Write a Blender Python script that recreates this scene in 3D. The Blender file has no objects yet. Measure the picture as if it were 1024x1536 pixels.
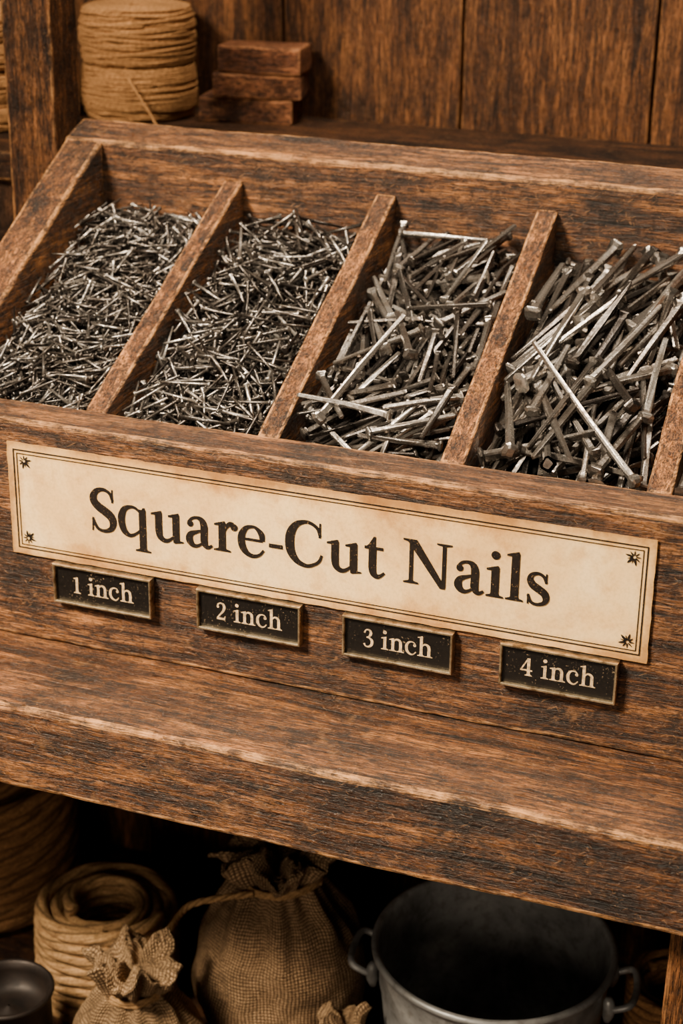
import bpy, bmesh, random
import numpy as np
from math import *
from mathutils import Vector, Matrix, noise
random.seed(7)
rng=np.random.default_rng(11)
scene=bpy.context.scene
COL=scene.collection

# ---------------------------------------------------------------- helpers
def srgb(r,g,b):
    f=lambda c:(c/255/12.92) if c/255<=.04045 else ((c/255+.055)/1.055)**2.4
    return (f(r),f(g),f(b),1)
class NT:
    def __init__(s,name):
        s.m=bpy.data.materials.new(name); s.m.use_nodes=True
        s.t=s.m.node_tree; s.b=s.t.nodes['Principled BSDF']
    def n(s,typ,**k):
        nd=s.t.nodes.new(typ)
        for a,b in k.items():
            if a.startswith('_'): setattr(nd,a[1:],b)
            else:
                nd.inputs[a.replace('__',' ')].default_value=b
        return nd
    def l(s,a,b): s.t.links.new(a,b)
    def mix(s,fac,a,b,mode='MIX'):
        m=s.t.nodes.new('ShaderNodeMix'); m.data_type='RGBA'; m.blend_type=mode
        for i,v in ((0,fac),(6,a),(7,b)):
            if isinstance(v,bpy.types.NodeSocket): s.l(v,m.inputs[i])
            else: m.inputs[i].default_value=v
        return m.outputs[2]
    def math(s,op,a,b=None,c=None,clamp=False):
        m=s.t.nodes.new('ShaderNodeMath'); m.operation=op; m.use_clamp=clamp
        for i,v in enumerate((a,b,c)):
            if v is None: continue
            if isinstance(v,bpy.types.NodeSocket): s.l(v,m.inputs[i])
            else: m.inputs[i].default_value=v
        return m.outputs[0]
    def ramp(s,fac,stops,interp='LINEAR'):
        r=s.t.nodes.new('ShaderNodeValToRGB'); r.color_ramp.interpolation=interp
        e=r.color_ramp.elements
        while len(e)<len(stops): e.new(.5)
        for i,(p,c) in enumerate(stops):
            e[i].position=p; e[i].color=c if len(c)==4 else (*c,1)
        s.l(fac,r.inputs[0]); return r.outputs[0]
    def noise(s,vec,scale=1,detail=4,rough=.55,dist=0):
        n=s.n('ShaderNodeTexNoise',Scale=scale,Detail=detail,Roughness=rough,Distortion=dist)
        if vec is not None: s.l(vec,n.inputs['Vector'])
        return n.outputs['Fac']
    def coords(s,kind='Object',scale=(1,1,1),rnd=True):
        tc=s.n('ShaderNodeTexCoord')
        v=tc.outputs[kind]
        if rnd:
            oi=s.n('ShaderNodeObjectInfo')
            vm=s.n('ShaderNodeVectorMath',_operation='SCALE'); vm.inputs[0].default_value=(7,13,5)
            s.l(oi.outputs['Random'],vm.inputs['Scale'])
            va=s.n('ShaderNodeVectorMath',_operation='ADD'); s.l(v,va.inputs[0]); s.l(vm.outputs[0],va.inputs[1]); v=va.outputs[0]
        return v
    def scl(s,v,scale):
        m=s.n('ShaderNodeVectorMath',_operation='MULTIPLY'); s.l(v,m.inputs[0]); m.inputs[1].default_value=scale
        return m.outputs[0]
    def rot(s,v,axis,ang):
        m=s.n('ShaderNodeVectorRotate'); m.inputs['Axis'].default_value=axis; m.inputs['Angle'].default_value=ang
        s.l(v,m.inputs['Vector']); return m.outputs[0]
W4=lambda x:(x,x,x,1)

def wood(name,axis='X',dark=(28,16,8),mid=(84,50,24),light=(148,96,50),rough=.42,wear=.75,bump=1.0,edge=(200,144,88),blot=.9,mot=.75,spec=.42):
    N=NT(name); base=N.coords()
    def st(a,c):
        return N.scl(base,{'X':(a,c,c),'Y':(c,a,c),'Z':(c,c,a)}[axis])
    n1=N.noise(st(9,95),1,7,.68,.7)
    n2=N.noise(st(45,700),1,4,.65,.2)
    n3=N.noise(st(140,1400),1,2,.5)
    n4=N.noise(base,12,9,.72,.3)
    n5=N.noise(base,190,6,.7)
    n6=N.noise(st(24,260),1,5,.7,.8)
    n7=N.noise(base,50,7,.72)
    col=N.ramp(n1,[(.32,srgb(*dark)),(.49,srgb(*mid)),(.66,srgb(*light))])
    f2=N.ramp(n2,[(.38,W4(.3)),(.58,W4(1.45))])
    col=N.mix(.9,col,f2,'MULTIPLY')
    f6=N.ramp(n6,[(.40,W4(.35)),(.52,W4(1.12))])
    col=N.mix(.8,col,f6,'MULTIPLY')
    por=N.ramp(n3,[(.38,W4(.15)),(.46,W4(1))])
    col=N.mix(.85,col,por,'MULTIPLY')
    st4=N.ramp(n4,[(.38,W4(.2)),(.53,W4(1.1))])
    col=N.mix(blot,col,st4,'MULTIPLY')
    sp=N.ramp(n5,[(.38,W4(.3)),(.47,W4(1))])
    col=N.mix(mot,col,sp,'MULTIPLY')
    rb=N.ramp(n7,[(.58,W4(0)),(.70,W4(.26*mot/.75))])
    col=N.mix(rb,col,srgb(int(edge[0]*.86),int(edge[1]*.84),int(edge[2]*.82)))
    # knocks and scratches in two directions
    for ax,an,th in (((.3,1,.4),.62,.70),((.2,1,-.5),-.9,.715)):
        q=N.scl(N.rot(base,ax,an),(16,700,700)); sn=N.noise(q,1,1,.4)
        col=N.mix(N.ramp(sn,[(th,W4(0)),(th+.03,W4(.45*mot))]),col,srgb(int(edge[0]*.8),int(edge[1]*.8),int(edge[2]*.85)))
    q=N.scl(N.rot(base,(.1,1,.6),.35),(22,520,520)); sn=N.noise(q,1,1,.4)
    col=N.mix(N.ramp(sn,[(.69,W4(0)),(.72,W4(.7*mot))]),col,srgb(14,8,5))
    at=N.n('ShaderNodeAttribute',_attribute_name='edge')
    msk=N.ramp(N.math('ADD',N.math('MULTIPLY',n7,.6),N.math('MULTIPLY',n2,.4)),[(.46,W4(.04)),(.58,W4(1))])
    e=N.math('MULTIPLY',at.outputs['Fac'],msk); e=N.math('MULTIPLY',e,wear,clamp=True)
    col=N.mix(e,col,srgb(*edge))
    ds=N.ramp(N.noise(base,800,2,.5),[(.70,W4(0)),(.76,W4(.35))])
    col=N.mix(ds,col,srgb(180,145,108))
    N.l(col,N.b.inputs['Base Color'])
    r=N.ramp(n5,[(.36,W4(rough+.3)),(.60,W4(rough-.06))]); N.l(r,N.b.inputs['Roughness'])
    N.b.inputs['Specular IOR Level'].default_value=spec
    h=N.math('ADD',N.math('MULTIPLY',n2,.9),N.math('MULTIPLY',por,.5)); h=N.math('ADD',h,N.math('MULTIPLY',n5,1.2)); h=N.math('ADD',h,N.math('MULTIPLY',n6,1.4)); h=N.math('ADD',h,N.math('MULTIPLY',n7,1.4))
    bp=N.n('ShaderNodeBump',Strength=.8*bump,Distance=.0013); N.l(h,bp.inputs['Height']); N.l(bp.outputs[0],N.b.inputs['Normal'])
    return N.m

def link(ob,parent=None):
    COL.objects.link(ob)
    if parent: ob.parent=parent
    return ob
def empty(name):
    e=bpy.data.objects.new(name,None); e.empty_display_size=.02; return link(e)
def mesh_np(name,V,F,mats,parent=None,smooth=False,uv=None,loc=None):
    me=bpy.data.meshes.new(name)
    V=np.asarray(V,float)
    me.from_pydata(V.tolist(),[],F if isinstance(F,list) else F.tolist())
    for m in (mats if isinstance(mats,(list,tuple)) else [mats]): me.materials.append(m)
    if smooth: me.polygons.foreach_set('use_smooth',[True]*len(me.polygons))
    if uv is not None:
        l=me.uv_layers.new(name='UVMap')
        vi=np.empty(len(me.loops),int); me.loops.foreach_get('vertex_index',vi)
        l.data.foreach_set('uv',np.asarray(uv)[vi].ravel())
    me.update()
    ob=bpy.data.objects.new(name,me)
    if loc is not None: ob.location=loc
    return link(ob,parent)

def hexa(name,lo,hi,mat,parent=None,bev=.0035,seg=3,cuts=40,amp=.0006,axis=None,warp=None,rot=0):
    """bevelled worn board. warp(x,y,z)->xyz applied to the box lo..hi"""
    lo=Vector(lo);hi=Vector(hi);d=hi-lo
    if axis is None: axis=max(range(3),key=lambda i:d[i])
    bm=bmesh.new(); bmesh.ops.create_cube(bm,size=1)
    es=[e for e in bm.edges if abs((e.verts[0].co-e.verts[1].co)[axis])>.5]
    bmesh.ops.subdivide_edges(bm,edges=es,cuts=cuts)
    for v in bm.verts:
        p=[lo[i]+(v.co[i]+.5)*d[i] for i in range(3)]
        if warp: p=warp(*p)
        v.co=p
    bm.normal_update()
    sh=[e for e in bm.edges if len(e.link_faces)==2 and e.calc_face_angle()>.5]
    lay=bm.faces.layers.float.new('edge')
    rs=bmesh.ops.bevel(bm,geom=sh,offset=bev,segments=seg,profile=.6,affect='EDGES')
    for f_ in rs['faces']: f_[lay]=1.0
    for v in bm.verts:
        q=v.co
        v.co+= (noise.noise_vector(q*14)*amp + noise.noise_vector(q*60)*amp*.55)
    c=(lo+hi)/2
    if rot:
        bmesh.ops.rotate(bm,verts=bm.verts,cent=c,matrix=Matrix.Rotation(rot,3,'Z'))
    me=bpy.data.meshes.new(name); bm.to_mesh(me); bm.free(); me.materials.append(mat)
    ob=bpy.data.objects.new(name,me); return link(ob,parent)

def lathe(name,prof,mat,center,parent=None,n=96,fn=None,smooth=True,caps=True):
    V=[];F=[];UV=[]
    L=0
    for i,(r,z) in enumerate(prof):
        if i: L+=hypot(r-prof[i-1][0],z-prof[i-1][1])
        for j in range(n+1):
            a=2*pi*j/n
            rr,dz=(r,0)
            if fn: rr,dz=fn(r,z,a,i/(len(prof)-1))
            V.append((rr*cos(a),rr*sin(a),z+dz)); UV.append((j/n,L))
    m=n+1
    for i in range(len(prof)-1):
        for j in range(n): F.append((i*m+j,i*m+j+1,(i+1)*m+j+1,(i+1)*m+j))
    return mesh_np(name,V,F,mat,parent,smooth,UV,center)

def sweep(path,R,lobes=3,pitch=.02,seg=12,depth=.2,scale=None):
    P=np.asarray(path,float); T=np.gradient(P,axis=0); T/=np.linalg.norm(T,axis=1)[:,None]
    S=np.concatenate([[0],np.cumsum(np.linalg.norm(np.diff(P,axis=0),axis=1))])
    Nn=np.zeros_like(P); u=np.cross(T[0],[0.1,.2,1.]);u/=np.linalg.norm(u); Nn[0]=u
    for i in range(1,len(P)):
        u=u-T[i]*np.dot(u,T[i]); u/=np.linalg.norm(u); Nn[i]=u
    B=np.cross(T,Nn)
    th=np.linspace(0,2*pi,seg,endpoint=False)
    ph=2*pi*S/pitch
    rad=R*(1-depth+depth*np.abs(np.cos((lobes*th[None,:]+ph[:,None])/2))*1.0) if lobes else R*np.ones((len(P),seg))
    if scale is not None: rad=rad*np.asarray(scale)[:,None]
    V=P[:,None,:]+rad[:,:,None]*(np.cos(th)[None,:,None]*Nn[:,None,:]+np.sin(th)[None,:,None]*B[:,None,:])
    V=V.reshape(-1,3); F=[]
    n=len(P)
    for i in range(n-1):
        for j in range(seg):
            k=(j+1)%seg; F.append((i*seg+j,i*seg+k,(i+1)*seg+k,(i+1)*seg+j))
    F.append(tuple(range(seg))[::-1]); F.append(tuple((n-1)*seg+j for j in range(seg)))
    lay=(lobes*th[None,:]+ph[:,None])/(2*pi) if lobes else np.tile(th/2/pi,(n,1))
    UV=np.stack([lay.reshape(-1),np.repeat(S,seg)],1)
    return V,F,UV
def join_parts(parts):
    V=[];F=[];U=[];o=0
    for v,f,u in parts:
        V.append(v);U.append(u);F+= [tuple(i+o for i in q) for q in f];o+=len(v)
    return np.concatenate(V),F,np.concatenate(U)
def spline(pts,n=12):
    pts=[np.array(p,float) for p in pts]; P=[2*pts[0]-pts[1]]+pts+[2*pts[-1]-pts[-2]]; out=[]
    for i in range(1,len(P)-2):
        for k in range(n):
            t=k/n
            out.append(.5*((2*P[i])+(-P[i-1]+P[i+1])*t+(2*P[i-1]-5*P[i]+4*P[i+1]-P[i+2])*t*t+(-P[i-1]+3*P[i]-3*P[i+1]+P[i+2])*t**3))
    out.append(P[-2]); return np.array(out)

# ---------------------------------------------------------------- materials
woodX=wood('wood_aged_x','X')
woodShelf=wood('wood_counter','X',dark=(30,17,8),mid=(88,52,25),light=(154,99,51),rough=.36,wear=.8,edge=(210,150,90),spec=.5)
woodY=wood('wood_aged_y','Y',dark=(36,21,11),mid=(96,58,29),light=(160,105,56),wear=.8)
woodZ=wood('wood_planks','Z',dark=(36,21,11),mid=(90,54,28),light=(128,82,45),rough=.5,wear=.2,blot=.6,mot=.3,bump=.6,spec=.3)
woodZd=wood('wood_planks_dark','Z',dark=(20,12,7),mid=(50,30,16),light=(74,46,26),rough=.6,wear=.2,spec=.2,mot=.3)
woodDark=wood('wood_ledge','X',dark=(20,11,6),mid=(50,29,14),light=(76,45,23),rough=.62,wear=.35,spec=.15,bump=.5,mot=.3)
woodBlk=wood('wood_blocks','X',dark=(52,30,20),mid=(114,68,42),light=(160,104,66),rough=.6,wear=.6,edge=(190,130,86),mot=.5,spec=.25)

def paper():
    N=NT('aged_paper'); b=N.coords(rnd=False)
    n1=N.noise(b,9,7,.62,.5); n2=N.noise(b,60,6,.7); n3=N.noise(b,420,3,.6); n4=N.noise(b,7.2,6,.62,1.4)
    col=N.ramp(n1,[(.3,srgb(222,172,104)),(.5,srgb(246,204,136)),(.68,srgb(252,218,158))])
    col=N.mix(.6,col,N.ramp(n2,[(.32,(.70,.57,.42)),(.5,W4(1.0))]),'MULTIPLY')
    col=N.mix(.4,col,N.ramp(n3,[(.35,W4(.7)),(.55,W4(1.0))]),'MULTIPLY')
    col=N.mix(.42,col,N.ramp(n4,[(.36,(.56,.40,.22)),(.45,(.84,.72,.54)),(.53,(1,1,1))]),'MULTIPLY')
    uv=N.n('ShaderNodeUVMap'); sx=N.n('ShaderNodeSeparateXYZ'); N.l(uv.outputs[0],sx.inputs[0])
    def rim(o,k):
        a=N.math('MINIMUM',o,N.math('SUBTRACT',1.0,o)); return N.math('MULTIPLY',a,k)
    d=N.math('MINIMUM',rim(sx.outputs[0],.44),rim(sx.outputs[1],.082))
    d=N.math('ADD',d,N.math('MULTIPLY',N.math('SUBTRACT',n2,.5),.012))
    d=N.math('ADD',d,N.math('MULTIPLY',N.math('SUBTRACT',n1,.5),.028))
    m=N.ramp(N.math('MULTIPLY',d,42.),[(0.02,(.42,.29,.15)),(.2,(.74,.60,.42)),(.55,(1,1,1))])
    col=N.mix(.85,col,m,'MULTIPLY')
    N.l(col,N.b.inputs['Base Color']); N.b.inputs['Roughness'].default_value=.62
    bp=N.n('ShaderNodeBump',Strength=.35,Distance=.0009); N.l(N.math('ADD',n1,n2),bp.inputs['Height']); N.l(bp.outputs[0],N.b.inputs['Normal'])
    return N.m
M_paper=paper()
def simple(name,col,rough=.5,metal=0,var=.25,sc=60,bump=.2,dist=.0006,col2=None,spec=.5):
    N=NT(name); b=N.coords()
    n=N.noise(b,sc,6,.65)
    c2=col2 or tuple(int(c*(1-var)) for c in col)
    N.l(N.ramp(n,[(.35,srgb(*c2)),(.62,srgb(*col))]),N.b.inputs['Base Color'])
    N.b.inputs['Metallic'].default_value=metal; N.b.inputs['Specular IOR Level'].default_value=spec
    N.l(N.ramp(n,[(.3,W4(min(1,rough+.15))),(.7,W4(rough-.05))]),N.b.inputs['Roughness'])
    bp=N.n('ShaderNodeBump',Strength=bump,Distance=dist); N.l(n,bp.inputs['Height']); N.l(bp.outputs[0],N.b.inputs['Normal'])
    return N.m
def inkm():
    N=NT('ink'); b=N.coords(rnd=False)
    n=N.noise(b,320,5,.65); n2=N.noise(b,900,2,.5)
    col=N.ramp(n,[(.3,srgb(16,12,10)),(.62,srgb(30,23,19))])
    col=N.mix(N.ramp(n2,[(.66,W4(0)),(.72,W4(.55))]),col,srgb(150,116,74))
    N.l(col,N.b.inputs['Base Color']); N.b.inputs['Roughness'].default_value=.8; N.b.inputs['Specular IOR Level'].default_value=.15
    return N.m
M_ink=inkm()
def enamel():
    N=NT('black_enamel'); b=N.coords()
    n=N.noise(b,500,5,.65); n2=N.noise(b,650,3,.6); n3=N.noise(b,60,5,.6)
    col=N.ramp(n,[(.3,srgb(8,7,6)),(.62,srgb(18,15,13))])
    col=N.mix(N.ramp(N.math('ADD',N.math('MULTIPLY',n2,.7),N.math('MULTIPLY',n3,.3)),[(.60,W4(0)),(.66,W4(.6))]),col,srgb(150,130,104))
    N.l(col,N.b.inputs['Base Color']); N.b.inputs['Roughness'].default_value=.42; N.b.inputs['Specular IOR Level'].default_value=.3
    return N.m
M_black=enamel()
M_frame=simple('brass_frame',(226,204,166),.28,.9,.5,140,.3,col2=(112,92,68))
M_cream=simple('cream_lettering',(222,188,140),.6,0,.35,400,.1)
M_gap_shade=simple('gap_shade_bed',(8,7,6),.9)  # near-black colour standing in for the shade between the nails
M_pot=simple('blackened_iron',(46,37,32),.45,.5,.5,50)
def iron():
    N=NT('forged_iron'); b=N.coords(rnd=False)
    at=N.n('ShaderNodeAttribute',_attribute_name='tone')
    n=N.noise(b,260,5,.65); n2=N.noise(b,55,4,.6)
    col=N.ramp(at.outputs['Fac'],[(0,srgb(56,52,50)),(.5,srgb(112,107,102)),(.85,srgb(160,155,149)),(1,srgb(212,208,202))])
    col=N.mix(.8,col,N.ramp(n,[(.36,(.30,.26,.23)),(.56,(1,1,1))]),'MULTIPLY')
    col=N.mix(.6,col,N.ramp(n2,[(.36,(.55,.46,.38)),(.55,(1,1,1))]),'MULTIPLY')
    N.l(col,N.b.inputs['Base Color']); N.b.inputs['Metallic'].default_value=.88
    N.l(N.ramp(n,[(.3,W4(.45)),(.62,W4(.22))]),N.b.inputs['Roughness'])
    bp=N.n('ShaderNodeBump',Strength=.5,Distance=.0005); N.l(n,bp.inputs['Height']); N.l(bp.outputs[0],N.b.inputs['Normal'])
    return N.m
M_iron=iron()
def galv():
    N=NT('galvanised_steel'); b=N.coords()
    v=N.n('ShaderNodeTexVoronoi',Scale=55.); N.l(b,v.inputs['Vector'])
    n=N.noise(b,14,7,.65,.5); n2=N.noise(b,120,5,.6)
    col=N.ramp(n,[(.3,srgb(86,85,84)),(.5,srgb(134,134,133)),(.7,srgb(178,178,177))])
    vc=N.ramp(v.outputs['Color'],[(.0,W4(.85)),(1,W4(1.1))]); col=N.mix(.5,col,vc,'MULTIPLY')
    col=N.mix(.6,col,N.ramp(n2,[(.36,(.5,.46,.42)),(.5,(1,1,1))]),'MULTIPLY')
    N.l(col,N.b.inputs['Base Color']); N.b.inputs['Metallic'].default_value=.4
    N.l(N.ramp(n,[(.3,W4(.5)),(.7,W4(.33))]),N.b.inputs['Roughness'])
    bp=N.n('ShaderNodeBump',Strength=.15,Distance=.001); N.l(n,bp.inputs['Height']); N.l(bp.outputs[0],N.b.inputs['Normal'])
    return N.m
M_galv=galv()
def burlap(name,nu=230,nv=520,c1=(78,58,40),c2=(178,144,106)):
    N=NT(name); uv=N.n('ShaderNodeUVMap'); b=N.coords()
    sx=N.n('ShaderNodeSeparateXYZ'); N.l(uv.outputs[0],sx.inputs[0])
    nz=N.noise(b,40,4,.6)
    a=N.math('SINE',N.math('ADD',N.math('MULTIPLY',sx.outputs[0],nu*2*pi),N.math('MULTIPLY',nz,3.)))
    c=N.math('SINE',N.math('ADD',N.math('MULTIPLY',sx.outputs[1],nv*2*pi),N.math('MULTIPLY',nz,3.)))
    w=N.math('MULTIPLY',N.math('MULTIPLY_ADD',a,.5,.5),N.math('MULTIPLY_ADD',c,.5,.5)); 
    n2=N.noise(b,22,7,.7); n3=N.noise(b,420,3,.6)
    col=N.ramp(w,[(.0,srgb(*c1)),(.5,srgb(*c2))])
    col=N.mix(.8,col,N.ramp(n2,[(.36,W4(.4)),(.58,W4(1.05))]),'MULTIPLY')
    col=N.mix(.75,col,N.ramp(n3,[(.38,W4(.45)),(.56,W4(1.15))]),'MULTIPLY')
    N.l(col,N.b.inputs['Base Color']); N.b.inputs['Roughness'].default_value=.95; N.b.inputs['Specular IOR Level'].default_value=.1
    bp=N.n('ShaderNodeBump',Strength=.8,Distance=.0012); N.l(N.math('ADD',w,n3),bp.inputs['Height']); N.l(bp.outputs[0],N.b.inputs['Normal'])
    return N.m
M_burlap=burlap('burlap',150,380,(84,63,45),(188,154,116)); M_burlap2=burlap('burlap_light',130,380,(92,70,50),(194,160,120))
def ropem(name,c1,c2,k=.25):
    N=NT(name); b=N.coords(); uv=N.n('ShaderNodeUVMap')
    sx=N.n('ShaderNodeSeparateXYZ'); N.l(uv.outputs[0],sx.inputs[0])
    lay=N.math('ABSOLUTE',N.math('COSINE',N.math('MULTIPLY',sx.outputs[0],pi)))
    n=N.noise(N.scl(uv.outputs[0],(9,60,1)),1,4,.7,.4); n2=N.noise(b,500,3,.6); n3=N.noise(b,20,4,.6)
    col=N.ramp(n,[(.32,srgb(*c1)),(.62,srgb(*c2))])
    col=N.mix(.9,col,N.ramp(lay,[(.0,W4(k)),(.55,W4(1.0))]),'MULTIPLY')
    col=N.mix(.7,col,N.ramp(n2,[(.34,W4(.45)),(.6,W4(1.15))]),'MULTIPLY')
    col=N.mix(.5,col,N.ramp(n3,[(.3,W4(.6)),(.6,W4(1.05))]),'MULTIPLY')
    N.l(col,N.b.inputs['Base Color']); N.b.inputs['Roughness'].default_value=.9; N.b.inputs['Specular IOR Level'].default_value=.15
    bp=N.n('ShaderNodeBump',Strength=.6,Distance=.0008); N.l(N.math('ADD',n,n2),bp.inputs['Height']); N.l(bp.outputs[0],N.b.inputs['Normal'])
    return N.m
M_rope=ropem('hemp_rope',(122,88,56),(210,166,114),.2); M_rope2=ropem('hemp_rope_dark',(86,58,36),(158,114,72),.2)
M_twine=ropem('jute_twine',(122,82,48),(208,154,98),.35)

# ---------------------------------------------------------------- dimensions (metres)
H=.1634; TB=.036; D=.2935; ZD=.270; HB=.2914; SK=-.0353
DX=[.0471,.174,.3002,.4317]; XL=-.0687; XR=.565
YB=TB
FLOOR2=-.42; LEDGE=.266; YW=.607

# counter
ctr=empty('wooden_counter')
hexa('counter_top',(-.75,-.0898,-.0623),(1.25,.34,0),woodShelf,ctr,bev=.0042,seg=4,cuts=160,amp=.0009)
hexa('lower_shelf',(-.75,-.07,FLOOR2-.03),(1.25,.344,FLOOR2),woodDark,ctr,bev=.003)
hexa('leg_right',(.478,-.062,-.80),(.545,.0,-.0635),woodZ,ctr,bev=.003)
hexa('leg_left',(-.70,-.062,-.80),(-.63,.0,-.0635),woodZ,ctr,bev=.003)
for i in range(12):
    x=-.75+i*.167
    hexa('back_panel_%d'%(i+1),(x+.001,.345,-.80),(x+.1655,.365,-.02),woodZ,ctr,bev=.002,cuts=8)
# ledge behind the bin
led=empty('back_ledge')
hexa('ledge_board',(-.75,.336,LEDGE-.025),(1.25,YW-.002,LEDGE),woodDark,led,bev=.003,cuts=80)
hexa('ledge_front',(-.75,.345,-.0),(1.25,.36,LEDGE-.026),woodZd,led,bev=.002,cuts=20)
# wall
wb=empty('wall_back')
for i in range(12):
    x=-.05-.177*4+i*.177
    hexa('plank_%d'%(i+1),(x+.0012,YW,-.80),(x+.1758,YW+.02,1.1),woodZ,wb,bev=.0022,cuts=30)
hexa('batten',(-.75,YW+.021,-.8),(1.3,YW+.03,1.1),woodDark,wb,bev=.001,cuts=4)
hexa('wall_left',(-.80,-.5,-.80),(-.76,YW,1.1),woodZd,None,cuts=10)
hexa('floor',(-1.0,-1.5,-.84),(1.6,YW+.03,-.80),woodDark,None,cuts=20)
hexa('shelf_upright',(-.162,.290,.0006),(-.118,.334,1.1),wood('wood_post','Z',dark=(36,21,11),mid=(86,52,27),light=(122,78,43),rough=.5,wear=.4,mot=.4,spec=.25),None,bev=.002,cuts=60)

# ---------------------------------------------------------------- bin
binn=empty('nail_bin')
hexa('front_board',(-.0905,0,.0006),(.60,TB,H),woodX,binn,bev=.0033,seg=4,cuts=140,amp=.0009)
def back_w(x,y,z):
    k=(y-D)/.034
    return (x,y,z+(k*.011 if z>.2 else 0))
hexa('back_board',(-.112,D,.0006),(.60,D+.034,HB),woodX,binn,bev=.0033,seg=4,cuts=140,amp=.0009,warp=back_w)
hexa('bottom_board',(-.085,TB+.0005,.001),(.585,D-.0005,.014),woodX,binn,bev=.001,cuts=4)
def slope_w(z0f,z1b,yf,yb):
    def w(x,y,z):
        k=(y-yf)/(yb-yf)
        zz=z if z<.1 else z0f+(z1b-z0f)*k
        return (x+SK*max(0,y-YB),y,zz)
    return w
for i,x in enumerate(DX):
    hexa('divider_%d'%(i+1),(x-.0078,YB+.0003,.0145),(x+.0078,D-.0003,.2),woodY,binn,bev=.002,seg=3,cuts=50,amp=.0006,warp=slope_w(H-.001,ZD,YB,D))
hexa('side_left',(XL-.032,TB+.0003,.0145),(XL,D-.0003,.2),woodY,binn,bev=.003,seg=4,cuts=60,amp=.0008,warp=slope_w(H+.001,HB+.001,YB,D))
hexa('side_right',(XR,TB+.0003,.0145),(XR+.022,D-.0003,.2),woodY,binn,bev=.003,seg=4,cuts=60,amp=.0008,warp=slope_w(H+.001,HB+.001,YB,D))

# ---------------------------------------------------------------- nails
ZF=.145; ZB=.238
AL=atan2(ZB-ZF,D-YB); LS=(D-YB)/cos(AL)
def nail_base(big):
    if big: prof=[(-.5,.26,.22),(-.485,.34,.30),(0,.43,.40),(.41,.50,.47),(.445,.58,.54),(.462,.90,.84),(.476,1.0,.93),(.489,.90,.82),(.5,.5,.45)]; k=8
    else: prof=[(-.5,.26,.26),(0,.42,.42),(.44,.5,.5),(.465,.96,.9),(.485,1.0,.92),(.5,.7,.6)]; k=6
    V=[]
    for x,a,b in prof:
        if k==6: ring=[(a*cos(pi/3*j),b*sin(pi/3*j)*1.08) for j in range(6)]
        else:
            c=.62; ring=[(-a,-b*c),(-a*c,-b),(a*c,-b),(a,-b*c),(a,b*c),(a*c,b),(-a*c,b),(-a,b*c)]
        V+=[(x,p,q) for p,q in ring]
    F=[]
    for i in range(len(prof)-1):
        for j in range(k): F.append([i*k+j,i*k+(j+1)%k,(i+1)*k+(j+1)%k,(i+1)*k+j])
    caps=[list(range(k))[::-1],[(len(prof)-1)*k+j for j in range(k)]]
    return np.array(V),F,caps
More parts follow.
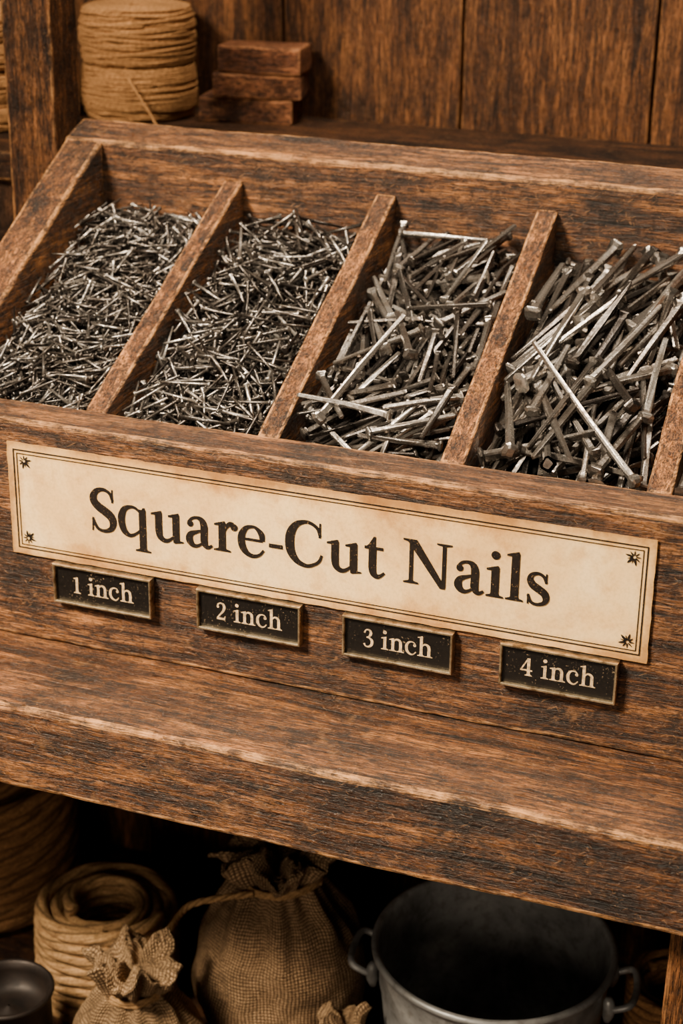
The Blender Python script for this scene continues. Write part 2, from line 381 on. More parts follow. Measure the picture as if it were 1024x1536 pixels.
def pile(x0,x1,L,w,big,seed,angf,heroes=(),crown=.005,maxn=4200,lift=0,mu=None,var=2.2,lim0=.24,stop=.05):
    r=np.random.default_rng(seed)
    W=x1-x0; g=.0014 if not big else .002
    nu=int(W/g)+1; ns=int(LS/g)+1
    uu,ss=np.meshgrid(np.arange(nu)*g,np.arange(ns)*g,indexing='ij')
    T=crown*np.sin(pi*np.clip(uu/W,0,1))**.7*np.sin(pi*np.clip(ss/LS,0,1))**.5+lift
    for q in range(6):
        a,b,c,d=r.uniform(10,60,2).tolist()+r.uniform(0,6,2).tolist()
        T+=.0011*np.sin(a*uu+c)*np.sin(b*ss+d)
    H0=T-max(4.2*w,.009); Hm=H0.copy()
    base,Fs,caps=nail_base(big)
    nv=len(base); allV=[];tone=[]
    m=max(9,int(L/g/1.6)); t=np.linspace(-1,1,m)
    half=m//2; ti=t[:half][:,None]; tj=t[m-half:][None,:]
    mg=w*.7
    def place(uc,sc,ph,Ln,ww,lim_=lim0):
        du,ds=cos(ph)*Ln/2,sin(ph)*Ln/2
        U_=uc+t*du; S_=sc+t*ds
        iu=np.clip((U_/g).round().astype(int),0,nu-1); js=np.clip((S_/g).round().astype(int),0,ns-1)
        h=Hm[iu,js]
        hi=h[:half][:,None]; hj=h[m-half:][None,:]
        c0=(hi*tj-hj*ti)/(tj-ti); k=np.unravel_index(np.argmax(c0),c0.shape)
        sl=(h[m-half+k[1]]-h[k[0]])/(t[m-half+k[1]]-t[k[0]])
        lim=lim_*Ln/2; sl=max(-lim,min(lim,sl))
        h0=np.max(h-sl*t)-.45*ww
        z=h0+sl*t
        pu,ps=-sin(ph),cos(ph)
        for o in (-.45,0,.45):
            a=np.clip(((U_+pu*o*ww)/g).round().astype(int),0,nu-1); b=np.clip(((S_+ps*o*ww)/g).round().astype(int),0,ns-1)
            np.maximum.at(Hm,(a,b),z+ww*(.92 if o==0 else .8))
        B=base.copy(); B[:,0]*=Ln; B[:,1:]*=ww*np.array([1,.9])*r.uniform(.88,1.12,2)
        x=B[:,0]/Ln
        bend=r.normal(0,.016)*Ln if big else r.normal(0,.006)*Ln
        B[:,1]+=bend*(x*x*4-1)*.5+ (r.normal(0,.045*ww,nv) if big else 0)
        B[:,2]+=(r.normal(0,.045*ww,nv) if big else 0)
        ro=r.choice([0,pi/2,pi,-pi/2])+r.normal(0,.35); cr,sr=cos(ro),sin(ro)
        y=B[:,1]*cr-B[:,2]*sr; zz=B[:,1]*sr+B[:,2]*cr
        if r.random()<.5: B[:,0]*=-1; y=-y
        pt=atan2(sl,Ln/2); cp,sp=cos(pt),sin(pt)
        xx=B[:,0]*cp-zz*sp; zz2=B[:,0]*sp+zz*cp
        Uw=uc+xx*cos(ph)-y*sin(ph); Sw=sc+xx*sin(ph)+y*cos(ph); Nw=h0+ww*.5+zz2
        Uw=np.clip(Uw,.0010,W-.0010); Sw=np.clip(Sw,.0006,LS-.0006)
        Y=YB+Sw*cos(AL)-Nw*sin(AL); Z=ZF+Sw*sin(AL)+Nw*cos(AL)
        Y=np.clip(Y,YB+.0018,D-.0018)
        allV.append(np.stack([x0+Uw+SK*(Y-YB),Y,Z],1)); tone.append(min(1,max(0,r.normal(.48,.28))))
    cnt=0
    while cnt<maxn:
        best=None
        for c in range(9 if big else 7):
            Ln=L*r.uniform(.84,1.12)
            ph=angf(r)
            du,ds=abs(cos(ph))*Ln/2+mg,abs(sin(ph))*Ln/2+mg
            if du*2>=W or ds*2>=LS: continue
            uc=r.uniform(du,W-du); sc=r.uniform(ds,LS-ds)
            if r.random()<(.5 if not big else .65):
                nn=noise.noise(Vector((uc*(12 if big else 24),sc*(12 if big else 24),seed*3.3)))
                ph=(seed+4.2*nn if mu is None else radians(mu)+var*nn)+r.normal(0,.2)
                du,ds=abs(cos(ph))*Ln/2+mg,abs(sin(ph))*Ln/2+mg
                if du*2>=W or ds*2>=LS: continue
                uc=min(max(uc,du),W-du); sc=min(max(sc,ds),LS-ds)
            U_=uc+t[::2]*cos(ph)*Ln/2; S_=sc+t[::2]*sin(ph)*Ln/2
            iu=(U_/g).astype(int); js=(S_/g).astype(int)
            e=(Hm[iu,js]-T[iu,js]); e=e.mean()*.6+e.max()*.4
            if best is None or e<best[0]: best=(e,uc,sc,ph,Ln)
        if best is None: continue
        place(*best[1:],w*r.uniform(.82,1.15)); cnt+=1
        if cnt%20==0 and np.mean(Hm-T)>-stop*w: break
    for (xa,ya,xb,yb) in heroes:
        ua,ub=xa-x0-SK*(ya-YB),xb-x0-SK*(yb-YB); sa,sb=(ya-YB)/cos(AL),(yb-YB)/cos(AL)
        Ln=hypot(ub-ua,sb-sa); place((ua+ub)/2,(sa+sb)/2,atan2(sb-sa,ub-ua),Ln,w*.95)
        tone[-1]=.85
    n=len(allV); V=np.concatenate(allV)
    F=np.array(Fs)[None]+np.arange(n)[:,None,None]*nv; F=F.reshape(-1,4).tolist()
    nside=len(F)
    for cp_ in caps: F+=(np.array(cp_)[None]+np.arange(n)[:,None]*nv).tolist()
    nf=len(F)
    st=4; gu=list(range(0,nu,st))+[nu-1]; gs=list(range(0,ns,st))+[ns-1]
    bv=[];o=len(V)  # added sheet below the nail layers, painted dark so gaps look shaded
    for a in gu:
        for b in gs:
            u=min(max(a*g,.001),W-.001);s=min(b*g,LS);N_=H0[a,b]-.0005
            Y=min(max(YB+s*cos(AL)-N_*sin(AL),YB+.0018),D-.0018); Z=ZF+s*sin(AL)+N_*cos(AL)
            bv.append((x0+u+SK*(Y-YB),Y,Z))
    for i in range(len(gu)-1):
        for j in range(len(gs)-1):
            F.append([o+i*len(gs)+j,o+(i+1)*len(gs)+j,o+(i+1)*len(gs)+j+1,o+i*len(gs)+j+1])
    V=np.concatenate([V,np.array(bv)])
    ob=mesh_np('nail_pile',V,F,[M_iron,M_gap_shade])
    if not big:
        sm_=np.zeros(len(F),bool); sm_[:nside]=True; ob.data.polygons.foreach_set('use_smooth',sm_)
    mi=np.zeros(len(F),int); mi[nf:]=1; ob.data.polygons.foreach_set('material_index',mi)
    at=ob.data.attributes.new('tone','FLOAT','POINT'); tv=np.zeros(len(V)); tv[:n*nv]=np.repeat(tone,nv); at.data.foreach_set('value',tv)
    return ob
def mixang(pairs):
    def f(r):
        q=r.random()
        for p,mu,sd in pairs:
            if q<p: return radians(r.normal(mu,sd))
            q-=p
        return r.uniform(0,pi)
    return f
hd=.0078
pile(XL+.0005,DX[0]-hd-.0006,.028,.0023,False,1,mixang([(.3,45,30)]),crown=.009,lift=.002)
pile(DX[0]+hd+.0006,DX[1]-hd-.0006,.036,.0028,False,2,mixang([(.3,130,30)]),crown=.009,lift=.002)
pile(DX[1]+hd+.0006,DX[2]-hd-.0006,.062,.0045,True,3,mixang([(.35,80,22),(.25,115,15),(.15,20,15)]),heroes=[(.204,.056,.226,.168)],mu=80,var=2.6,lim0=.17,stop=-.12,lift=.0015)
pile(DX[2]+hd+.0006,DX[3]-hd-.0006,.090,.0054,True,6,mixang([(.6,72,16),(.2,105,14),(.08,20,12)]),heroes=[(.342,.215,.330,.12),(.395,.21,.368,.12),(.324,.145,.418,.046)],mu=74,var=1.3,lim0=.15,stop=-.12,lift=.0015)
pile(DX[3]+hd+.0006,XR-.0006,.096,.0056,True,5,mixang([(.5,80,20),(.2,110,14)]),mu=80,var=1.3,lim0=.15)

# ---------------------------------------------------------------- lettering
def glyphs():
    G={}
    C=lambda x,y,r:('c',x,y,r); S=lambda *p:('s',p); P=lambda *p:('p',p)
    def base(cx,hw=.27,y=0,sw=.11): return P((cx-hw,y),(cx+hw,y),(cx+hw,y+.055),(cx+sw+.03,y+.095),(cx+sw,y+.17),(cx-sw,y+.17),(cx-sw-.03,y+.095),(cx-hw,y+.055))
    def flag(cx,y,sw=.1): return P((cx-.27,y-.14),(cx-.27,y-.08),(cx+sw*.6,y+.03),(cx+sw,y+.03),(cx+sw,y-.2),(cx-sw,y-.2),(cx-sw-.02,y-.14))
    st=lambda x,y0,y1,w=.2:S((x,y0,w),(x,(y0+y1)/2,w),(x,y1,w))
    G['i']=(.6,[st(.31,.02,.98),base(.31),flag(.31,1.0),C(.30,1.36,.14)])
    G['l']=(.6,[st(.31,.02,1.52),base(.31),flag(.31,1.55)])
    arch=S((.36,.76,.06),(.5,.93,.1),(.68,.96,.14),(.84,.84,.19),(.88,.62,.2),(.88,.3,.2),(.88,.02,.2))
    G['n']=(1.2,[st(.31,.02,.98),base(.31),flag(.31,1.0),arch,base(.88)])
    G['h']=(1.2,[st(.31,.02,1.52),base(.31),flag(.31,1.55),arch,base(.88)])
    G['u']=(1.2,[S((.30,.98,.2),(.30,.7,.2),(.30,.38,.2),(.34,.15,.17),(.48,.04,.13),(.64,.06,.09),(.84,.22,.05)),flag(.30,1.0),st(.90,.1,.98),flag(.90,1.0),P((.8,0.0),(.86,-.02),(1.16,.04),(1.16,.085),(1.02,.1),(.998,.16),(.8,.2))])
    G['r']=(.84,[st(.31,.02,.98),base(.31,.29),flag(.31,1.0),S((.37,.66,.06),(.46,.85,.09),(.58,.96,.12),(.7,.95,.12)),C(.72,.87,.125)])
    G['a']=(.98,[C(.2,.77,.11),S((.13,.8,.06),(.26,.95,.07),(.44,1.0,.08),(.6,.93,.16),(.67,.74,.2),(.67,.45,.2),(.67,.22,.2),(.73,.08,.15),(.83,.05,.09),(.95,.13,.05)),S((.66,.6,.05),(.45,.53,.08),(.22,.42,.15),(.16,.24,.2),(.24,.08,.16),(.38,.03,.1),(.54,.1,.06),(.68,.24,.05))])
    G['e']=(.97,[S((.14,.56,.06),(.5,.56,.06),(.84,.56,.06)),S((.83,.55,.12),(.80,.78,.16),(.64,.96,.09),(.49,1.0,.07),(.29,.93,.12),(.15,.72,.18),(.12,.48,.2),(.18,.24,.19),(.33,.07,.14),(.53,.01,.1),(.73,.08,.07),(.88,.26,.05))])
    G['s']=(.8,[S((.66,.72,.05),(.57,.92,.07),(.4,1.0,.07),(.22,.93,.11),(.17,.77,.16),(.26,.61,.2),(.42,.51,.21),(.6,.39,.2),(.67,.22,.16),(.6,.07,.1),(.4,0.0,.07),(.22,.06,.07),(.12,.28,.05)),P((.61,.7),(.68,.7),(.68,1.02),(.63,1.02)),P((.1,0-.02),(.15,-.02),(.17,.31),(.1,.31))])
    G['q']=(1.14,[S((.8,.85,.05),(.63,.98,.07),(.46,1.0,.08),(.25,.9,.15),(.14,.66,.2),(.13,.42,.2),(.21,.15,.18),(.38,.02,.12),(.56,.05,.07),(.8,.24,.05)),st(.87,-.46,.96),P((.77,.85),(.9,1.03),(.97,1.03),(.97,.85)),base(.87,.27,-.5)])
    G['c']=(.9,[C(.72,.75,.115),S((.79,.78,.06),(.68,.94,.07),(.49,1.0,.07),(.29,.93,.12),(.15,.72,.18),(.12,.48,.2),(.18,.24,.19),(.33,.07,.14),(.52,.01,.1),(.68,.08,.07),(.82,.26,.05))])
    G['t']=(.74,[S((.31,1.0,.2),(.31,.6,.2),(.31,.3,.2),(.35,.11,.17),(.46,.03,.13),(.58,.07,.08),(.7,.18,.05)),P((.05,.90),(.65,.90),(.65,1.0),(.05,1.0)),P((.05,.94),(.2,1.08),(.34,1.33),(.41,1.33),(.41,.94))])
    G['S']=(1.04,[S((.87,1.08,.06),(.78,1.33,.08),(.56,1.44,.09),(.32,1.37,.14),(.19,1.17,.2),(.22,.98,.23),(.38,.82,.25),(.58,.70,.26),(.78,.55,.25),(.86,.35,.21),(.79,.12,.14),(.55,0.01,.09),(.3,.08,.08),(.14,.4,.06)),P((.82,1.02),(.89,1.02),(.89,1.48),(.84,1.48)),P((.1,-.03),(.15,-.03),(.19,.44),(.12,.44))])
    G['C']=(1.34,[S((1.15,1.03,.06),(1.07,1.28,.08),(.87,1.42,.08),(.66,1.45,.09),(.38,1.33,.16),(.2,1.05,.23),(.15,.72,.25),(.2,.38,.23),(.4,.1,.16),(.7,-.01,.1),(.94,.06,.08),(1.12,.2,.07),(1.21,.42,.05)),P((1.1,.98),(1.18,.98),(1.18,1.47),(1.12,1.47))])
    G['N']=(1.62,[st(.3,.03,1.4,.09),base(.3,.24,0,.05),P((.04,1.45),(.04,1.39),(.2,1.36),(.4,1.45)),P((.12,1.45),(.47,1.45),(1.38,.06),(1.38,-.03),(1.22,-.03)),st(1.33,.02,1.42,.09),P((1.09,1.45),(1.57,1.45),(1.57,1.395),(1.38,1.36),(1.38,1.3),(1.28,1.3),(1.28,1.36),(1.09,1.395))])
    G['-']=(.62,[P((.08,.40),(.54,.40),(.54,.54),(.08,.54))])
    G['1']=(.78,[st(.4,.02,1.28),base(.4,.29),flag(.4,1.3)])
    G['2']=(.9,[S((.16,1.02,.13),(.22,1.24,.09),(.42,1.34,.08),(.63,1.24,.17),(.69,1.0,.2),(.6,.72,.16),(.38,.43,.1),(.12,.1,.07)),P((.08,0),(.74,0),(.8,.34),(.74,.34),(.66,.17),(.1,.17)),C(.19,1.02,.09)])
    G['3']=(.88,[S((.16,1.06,.12),(.25,1.27,.08),(.43,1.34,.09),(.6,1.24,.16),(.63,1.02,.18),(.5,.8,.11),(.32,.73,.06)),S((.32,.73,.06),(.54,.7,.1),(.7,.55,.18),(.74,.36,.2),(.65,.12,.16),(.42,-.01,.1),(.23,.05,.08),(.14,.22,.13))])
    G['4']=(.95,[S((.56,1.33,.08),(.32,.88,.08),(.08,.43,.08)),P((.03,.36),(.88,.36),(.88,.48),(.03,.48)),st(.61,.03,1.35),base(.61,.26)])
    return G
GL=glyphs()
def text(name,s,x,z,scale,y,mat,parent,space=.42,bold=1.0):
    V=[];F=[];k=0
    def add(poly):
        nonlocal k
        k+=1; o=len(V); V.extend((x+(cx+a)*scale,y-k*2e-6,z+b*scale) for a,b in poly); F.append(tuple(range(o,o+len(poly))))
    cx=0
    for ch in s:
        if ch==' ': cx+=space; continue
        adv,prims=GL[ch]
        for p in prims:
            if p[0]=='c': add([(p[1]+p[3]*cos(a*pi/10),p[2]+p[3]*sin(a*pi/10)) for a in range(20)])
            elif p[0]=='p': add(p[1])
            else:
                q=spline([np.array(v) for v in p[1]],8); T=np.gradient(q[:,:2],axis=0); T/=np.linalg.norm(T,axis=1)[:,None]
                wd=(q[:,2:3]*1.12+.026)*bold
                Nn=np.stack([-T[:,1],T[:,0]],1)*wd/2; A=q[:,:2]+Nn; B=q[:,:2]-Nn
                k+=1; o=len(V)
                for a,b in zip(A,B):
                    V.append((x+(cx+a[0])*scale,y-k*2e-6,z+a[1]*scale)); V.append((x+(cx+b[0])*scale,y-k*2e-6,z+b[1]*scale))
                for i in range(len(A)-1): F.append((o+2*i,o+2*i+1,o+2*i+3,o+2*i+2))
        cx+=adv
    return mesh_np(name,V,F,mat,parent)
def twidth(s,space=.42): return sum(space if c==' ' else GL[c][0] for c in s)

# ---------------------------------------------------------------- paper label
ZL0,ZL1,WL=.0661,.1478,.44
lab=empty('paper_label')
nx,nz=120,24;V=[];UV=[];F=[]
for i in range(nx+1):
    for j in range(nz+1):
        u,v=i/nx,j/nz
        X=u*WL;Z=ZL0+v*(ZL1-ZL0)
        ed=.0006
        if i in(0,nx): X+=noise.noise(Vector((0,Z*120,i)))*ed
        if j in(0,nz): Z+=noise.noise(Vector((X*90,j,3)))*ed
        V.append((X,-.0022+noise.noise(Vector((X*9,Z*20,1)))*.0001,Z)); UV.append((u,v))
for i in range(nx):
    for j in range(nz):
        a=i*(nz+1)+j; F.append((a,a+nz+1,a+nz+2,a+1))
pb=mesh_np('paper_sheet',V,F,M_paper,lab,False,UV)
sm=pb.modifiers.new('thick','SOLIDIFY'); sm.thickness=.0008; sm.offset=-1
Yt=-.0026
def rectline(x0,z0,x1,z1,t):
    V=[(x0,Yt,z0),(x1,Yt,z0),(x1,Yt,z1),(x0,Yt,z1),(x0+t,Yt,z0+t),(x1-t,Yt,z0+t),(x1-t,Yt,z1-t),(x0+t,Yt,z1-t)]
    return V,[(0,1,5,4),(1,2,6,5),(2,3,7,6),(3,0,4,7)]
for nm,ins,t in (('border_outer',.0046,.0009),('border_inner',.0072,.0006)):
    V,F=rectline(ins,ZL0+ins,WL-ins,ZL1-ins,t); mesh_np(nm,V,F,M_ink,lab)
def leafv(cx,cz,ang,l,w):
    out=[]
    for k in range(12):
        a=k/12*2*pi; px=l/2+cos(a)*l/2; pz=sin(a)*w/2*(1-.35*cos(a))
        out.append((cx+px*cos(ang)-pz*sin(ang),Yt-.00001,cz+px*sin(ang)+pz*cos(ang)))
    return out
for ci,(cx,cz,sx_,sz_) in enumerate([(0,ZL1,1,-1),(WL,ZL1,-1,-1),(0,ZL0,1,1),(WL,ZL0,-1,1)]):
    V=[];F=[]
    ox,oz=cx+sx_*.0128,cz+sz_*.0126
    for a,l,w in [(-12,.0058,.0017),(45,.0062,.0020),(102,.0058,.0017),(140,.0042,.0012),(-50,.0042,.0012),(180,.0040,.0010),(270,.0040,.0010),(225,.0040,.0010),(17,.0046,.0008),(73,.0046,.0008)]:
        ar=atan2(sin(radians(a))*sz_,cos(radians(a))*sx_)
        o=len(V);V+=leafv(ox+.0008*cos(ar),oz+.0008*sin(ar),ar,l*.85,w*.85);F.append(tuple(range(o,o+12)))
    mesh_np('corner_ornament_%d'%(ci+1),V,F,M_ink,lab)
s0='Square-Cut Nails'; wt=twidth(s0,.50); sc=.3175/wt
text('title_lettering',s0,.0605,.0935,sc,Yt,M_ink,lab,.50)

# size plaques
PX=[.0323,.1403,.2439,.3491]; WP=.0745; ZP0,ZP1=.0357,.0648
for i,px in enumerate(PX):
    pq=empty('size_plaque')
    x0,x1=px,px+WP
    hexa('plate',(x0+.001,-.0042,ZP0+.001),(x1-.001,-.0008,ZP1-.001),M_black,pq,bev=.0004,seg=2,cuts=4,amp=0)
    sec=[(0,-.0008),(0,-.0062),(.0004,-.0070),(.0013,-.0070),(.0018,-.0062),(.0018,-.0040)]
    V=[];F=[]
    for (sx_,sz_,bx,bz) in [(1,1,x0,ZP0),(-1,1,x1,ZP0),(-1,-1,x1,ZP1),(1,-1,x0,ZP1)]:
        for d_,y in sec: V.append((bx+sx_*d_,y,bz+sz_*d_))
    m=len(sec)
    for c in range(4):
        for j in range(m-1): F.append((c*m+j,((c+1)%4)*m+j,((c+1)%4)*m+j+1,c*m+j+1))
    mesh_np('frame',V,F,M_frame,pq)
    t='%d inch'%(i+1); sc_=.0091; w_=twidth(t,.5)*sc_
    text('size_lettering',t,(x0+x1)/2-w_/2,ZP0+.0085,sc_,-.00435,M_cream,pq,.5,bold=.85)

# ---------------------------------------------------------------- rope goods
def helix(cx,cy,z0,z1,R,turns,ph=0,jr=.0015,jz=.001,seed=0,per=90):
    n=int(turns*per);P=[]
    for i in range(n+1):
        t=i/n; a=ph+2*pi*turns*t
        q=Vector((cos(a)*2,sin(a)*2,seed*3.1+t*turns*.9))
        rr=(R(t) if callable(R) else R)+noise.noise(q)*jr; zz=z0+(z1-z0)*t+noise.noise(q+Vector((9,9,9)))*jz
        P.append((cx+rr*cos(a),cy+rr*sin(a),zz))
    return P
def coil(name,cx,cy,z0,layers,R0,rr,levels,mat,per=90,extra=None,pitch=None,bulge=0):
    parts=[]
    for k in range(layers):
        Rk=R0-rr-k*rr*1.85
        h0=z0+rr*(1.0); lv=levels+(0 if k%2==0 else -.5)
        f=(lambda t,Rk=Rk:Rk+bulge*sin(pi*t))
        P=helix(cx,cy,h0,h0+(lv-1)*rr*1.9,f,lv,ph=-2.6+k*2.1,jr=rr*.22,jz=rr*.15,seed=k+cx*50,per=per)
        parts.append(sweep(P,rr*.98,3,pitch or rr*8,18,.18))
    V,F,U_=join_parts(parts)
    return mesh_np(name,V,F,mat,None,True,U_)
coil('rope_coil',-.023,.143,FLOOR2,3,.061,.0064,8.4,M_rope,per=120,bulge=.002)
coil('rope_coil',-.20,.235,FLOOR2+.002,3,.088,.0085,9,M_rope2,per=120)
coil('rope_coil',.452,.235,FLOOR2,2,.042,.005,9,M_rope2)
# twine spool
def twine(name,cx,cy,z0,h,R,seed):
    parts=[]; tr=.0014
    def prof(t):
        return R*(.93+.07*abs(sin(2*pi*t))**.6) - (.0035 if abs(t-.5)<.02 else 0)
    for k in range(3):
        P=helix(cx,cy,z0+tr,z0+h-tr,lambda t,k=k:prof(t)-k*.0009,h/(tr*2.0)*(1-.12*k),ph=k*2.,jr=.0028,jz=.0022,seed=seed+k,per=56)
        parts.append(sweep(P,tr,2,.006,6,.2))
    for k in range(34):
        a0=random.uniform(0,6.28); zc=z0+h*random.uniform(.1,.9); tl=random.uniform(-.12,.12); P=[]
        for i in range(70):
            a=a0+2*pi*i/69; z=zc+tl*R*cos(a)+ (i/69-.5)*.004; z=min(max(z,z0+.003),z0+h-.002); t=(z-z0)/h
            P.append((cx+(prof(t)+.0012)*cos(a),cy+(prof(t)+.0012)*sin(a),z))
        parts.append(sweep(P,tr,2,.006,6,.2))
    P=[]
    for i in range(700):
        a=i*.16; rr=R*.92-i/700*R*.75; P.append((cx+rr*cos(a),cy+rr*sin(a),z0+h+noise.noise(Vector((a,rr*100,2)))*.001))
    parts.append(sweep(P,tr*1.3,2,.006,6,.2))
    parts.append(sweep(spline([(cx+R*.3,cy-R*1.0,z0+h*.42),(cx+R*.5,cy-R*1.08,z0+h*.3),(cx+R*.75,cy-R*1.1,z0+h*.12),(cx+R*.9,cy-R*1.15,z0+.002)],12),tr,2,.006,6,.2))
    V,F,U_=join_parts(parts)
    o=len(V)
    cv=[];cf=[];n=40
    for t in (0,.5,1):
        for j in range(n): cv.append((cx+(R*.9)*cos(2*pi*j/n),cy+(R*.9)*sin(2*pi*j/n),z0+.001+(h-.003)*t))
    for i in range(2):
        for j in range(n): cf.append((o+i*n+j,o+i*n+(j+1)%n,o+(i+1)*n+(j+1)%n,o+(i+1)*n+j))
    cf.append(tuple(o+2*n+j for j in range(n)))
    V=np.concatenate([V,cv]);F=F+cf;U_=np.concatenate([U_,np.zeros((len(cv),2))])
    return mesh_np(name,V,F,M_twine,None,True,U_)
twine('twine_spool',-.173,.548,LEDGE,.100,.053,1)
twine('twine_spool',-.285,.44,LEDGE,.05,.055,5)
twine('twine_spool',-.285,.442,LEDGE+.053,.05,.053,9)

# stacked wood blocks
blk=empty('wood_block_stack')
z=LEDGE
for i,(cx,cy,w_,d_,h_,rt) in enumerate([(-.066,.566,.090,.048,.0225,10),(-.056,.566,.084,.046,.022,13),(-.052,.567,.080,.044,.024,7)]):
    hexa('block_%d'%(i+1),(cx-w_/2,cy-d_/2,z),(cx+w_/2,cy+d_/2,z+h_),woodBlk,blk,bev=.0022,seg=2,cuts=14,amp=.0014,rot=radians(rt)); z+=h_+.0008

# ---------------------------------------------------------------- sacks
def sack(name,cx,cy,R,hb,mat,seed,ruff=.03,neck=.018,lean=(0,0),folds=9,flare=.55):
    """body, gathered neck and crumpled mouth in one skin"""
    n=80; prof=[]
    for i in range(n+1):
        t=i/n
        if t<.62:
            u=t/.62; z=hb*u
            r=R*(sin(min(1,u*3.2)*pi/2)**.5*.93+.07*sin(pi*u)) if u<.3125 else R*(.93+.07*sin(pi*u))
            if u>.45: r=r*(1-((u-.45)/.55)**2.0)+neck*((u-.45)/.55)**2.0
            r=max(r,.01 if u>0 else .001)
        elif t<.82:
            u=(t-.62)/.20; z=hb+ruff*u; r=neck*(1+flare*2*u**.9)
        else:
            u=(t-.82)/.18; z=hb+ruff*(1-.55*u+.25*sin(u*pi)); r=neck*(1+flare*2)*(1-u)+.0008
        prof.append((r,z))
    def fn(r,z,a,t):
        q=Vector((cos(a)*1.3,sin(a)*1.3,z*12+seed))
        rr=r*(1+.10*noise.noise(q)+.03*noise.noise(q*3.5))
        k=max(0,min(1,(z-hb*.50)/(hb*.50)))
        fold=.6*sin(folds*a+seed+3*noise.noise(q))+.35*sin((folds*2+1)*a+seed*2)+.5*noise.noise(Vector((cos(a)*3,sin(a)*3,seed)))
        rr*=1+fold*.24*k**1.3
        dz=0
        if t>=.62:
            v=(z-hb)/ruff
            dz=v*(.016*noise.noise(Vector((cos(a)*1.5,sin(a)*1.5,seed+5)))+.005*sin(folds*a+1)+.006*noise.noise(Vector((cos(a)*r*200,sin(a)*r*200,seed))))
        return rr,dz
    par=empty(name)
    b=lathe('sack_body',prof,mat,(cx,cy,FLOOR2),par,n=180,fn=fn)
    for v in b.data.vertices:
        z_=max(0,v.co.z-hb*.8); v.co.x+=lean[0]*z_; v.co.y+=lean[1]*z_
        v.co+=noise.noise_vector(v.co*45+Vector((seed,0,0)))*.0026*min(1,v.co.z/.01)
    P=helix(cx+lean[0]*hb*.2,cy+lean[1]*hb*.2,FLOOR2+hb-.004,FLOOR2+hb+.004,neck*1.18,2.6,jr=.001,per=40)
    V,F,U_=sweep(P,.0022,3,.01,8,.28); mesh_np('tie_cord',V,F,M_rope,par,True,U_)
    return par
big=sack('burlap_sack',.134,.15,.071,.160,M_burlap,3.3,ruff=.020,neck=.030,folds=7,flare=.3)
V_,F_,U_=sweep(spline([(.128,.112,-.259),(.10,.098,-.262),(.078,.100,-.275),(.062,.112,-.297),(.05,.125,-.318),(.040,.118,-.336),(.036,.098,-.334),(.045,.09,-.318),(.056,.1,-.318)],20),.0030,3,.012,12,.3)
mesh_np('loose_cord',V_,F_,M_rope,big,True,U_)
sack('burlap_sack',.060,.034,.056,.108,M_burlap2,8.1,ruff=.026,neck=.019,folds=6,flare=.42)
sack('burlap_sack',.219,.078,.028,.076,M_burlap2,5.7,ruff=.016,neck=.011,folds=5,flare=.35)

# ---------------------------------------------------------------- bucket
bk=empty('galvanised_bucket')
bx,by=.3185,.147; BR=.094; BH=.14
prof=[(.001,.004),(BR*.70,.004),(BR*.80,.006),(BR*.80,0),(BR*.82,.0),(BR*.83,.004)]
def rw(z): return BR*(.83+.155*z/BH)
for zz in np.linspace(.01,BH-.006,24):
    e=.0014*exp(-((zz-BH*.78)/.003)**2)+.0014*exp(-((zz-BH*.25)/.003)**2)
    prof.append((rw(zz)+e,zz))
for k in range(9):
    a=-pi*.5+pi*1.35*k/8; prof.append((rw(BH)+.0012+.0030*cos(a),BH-.0005+.0030*sin(a)))
for zz in np.linspace(BH-.006,.012,22):
    e=.0014*exp(-((zz-BH*.70)/.003)**2)
    prof.append((rw(zz)-.0016+e,zz))
prof+=[(BR*.80,.008),(BR*.5,.0065),(.001,.006)]
lathe('bucket_body',prof,M_galv,(bx,by,FLOOR2),bk,n=128,fn=lambda r,z,a,t:(r*(1+.004*noise.noise(Vector((cos(a)*2,sin(a)*2,z*12)))),0))
for sgn,ang in ((1,radians(188)),(-1,radians(8))):
    ca,sa=cos(ang),sin(ang); R1=rw(BH*.86)+.001
    def loc(out,side,z): return (bx+ca*(R1+out)-sa*side,by+sa*(R1+out)+ca*side,FLOOR2+z)
    P=spline([loc(.001,-.022,BH*.80),loc(.008,-.024,BH*.82),loc(.018,-.021,BH*.85),loc(.021,0,BH*.85),loc(.018,.021,BH*.85),loc(.008,.024,BH*.82),loc(.001,.022,BH*.80)],12)
    V,F,U_=sweep(P,.0028,0,1,12); mesh_np('handle_%d'%(1 if sgn>0 else 2),V,F,M_galv,bk,True,U_)
    for sd in (-.022,.022):
        V,F,U_=sweep([loc(.0005,sd,BH*.72),loc(.001,sd,BH*.76),loc(.0018,sd,BH*.80),loc(.001,sd,BH*.85),loc(.0005,sd,BH*.88)],.0050,0,1,12,scale=[.5,.9,1,.9,.5]); mesh_np('handle_lug',V,F,M_galv,bk,True,U_)
R_=.034;hp=.092
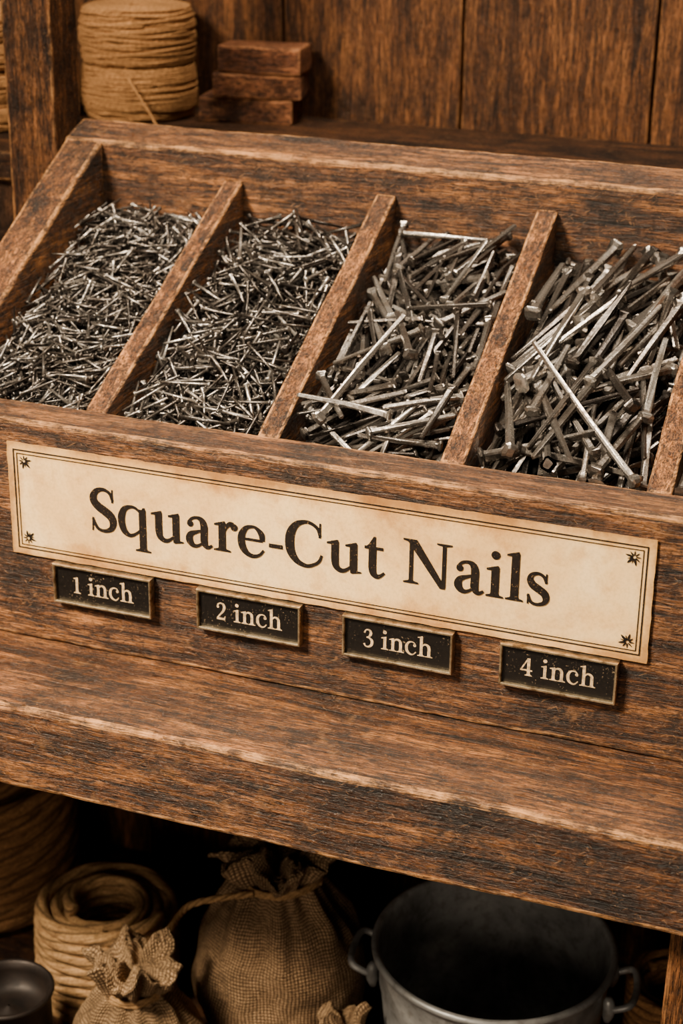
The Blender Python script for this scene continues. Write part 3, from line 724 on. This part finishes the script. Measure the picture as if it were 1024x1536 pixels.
lathe('iron_pot',[(.001,0),(R_*.9,0),(R_,.006),(R_*1.0,hp-.004),(R_*1.08,hp-.002),(R_*1.1,hp),(R_*1.06,hp+.002),(R_*.98,hp+.001),(R_*.93,hp-.006),(R_*.92,hp-.02),(R_*.5,hp-.022),(R_*.18,hp-.018),(.001,hp-.016)],M_pot,(-.042,.012,FLOOR2),None,64)

# ---------------------------------------------------------------- lights
def area(name,loc,tgt,size,power,col,spread=180):
    l=bpy.data.lights.new(name,'AREA'); l.size=size; l.energy=power; l.color=col
    l.spread=radians(spread)
    o=bpy.data.objects.new(name,l); o.location=loc
    o.rotation_euler=(Vector(tgt)-Vector(loc)).to_track_quat('-Z','Y').to_euler(); return link(o)
area('added_key_light',(-.50,-1.05,1.40),(.18,.04,.10),.40,14.5,(1,.83,.61),56)  # added key from front left, narrowed to pool on the label; no window modelled
area('added_top_light',(.28,.36,1.5),(.24,.10,.1),.45,7.5,(1,.84,.64),76)  # added overhead light for highlights on nails and board edges; no real lamp
area('room_fill',(.28,-2.1,.20),(.2,.1,-.30),.9,14,(1,.82,.62))
w=bpy.data.worlds.new('world'); scene.world=w; w.use_nodes=True
w.node_tree.nodes['Background'].inputs[0].default_value=(.9,.74,.58,1); w.node_tree.nodes['Background'].inputs[1].default_value=.035

# ---------------------------------------------------------------- camera
yaw,pitch,roll=-.3543,.3989,-.0136
f=np.array([sin(yaw)*cos(pitch),cos(yaw)*cos(pitch),-sin(pitch)])
r=np.cross(f,[0,0,1.]);r/=np.linalg.norm(r); d=np.cross(f,r)
r2=cos(roll)*r+sin(roll)*d; d2=-sin(roll)*r+cos(roll)*d
M=Matrix(((r2[0],-d2[0],-f[0],.5854),(r2[1],-d2[1],-f[1],-.9336),(r2[2],-d2[2],-f[2],.5530),(0,0,0,1)))
cam=bpy.data.cameras.new('camera'); co=bpy.data.objects.new('camera',cam); co.matrix_world=M; COL.objects.link(co)
cam.sensor_fit='VERTICAL'; cam.sensor_height=36; cam.lens=36*2565.6/1536
cam.clip_start=.02
cam.dof.use_dof=True; cam.dof.focus_distance=1.08; cam.dof.aperture_fstop=8.5
scene.camera=co
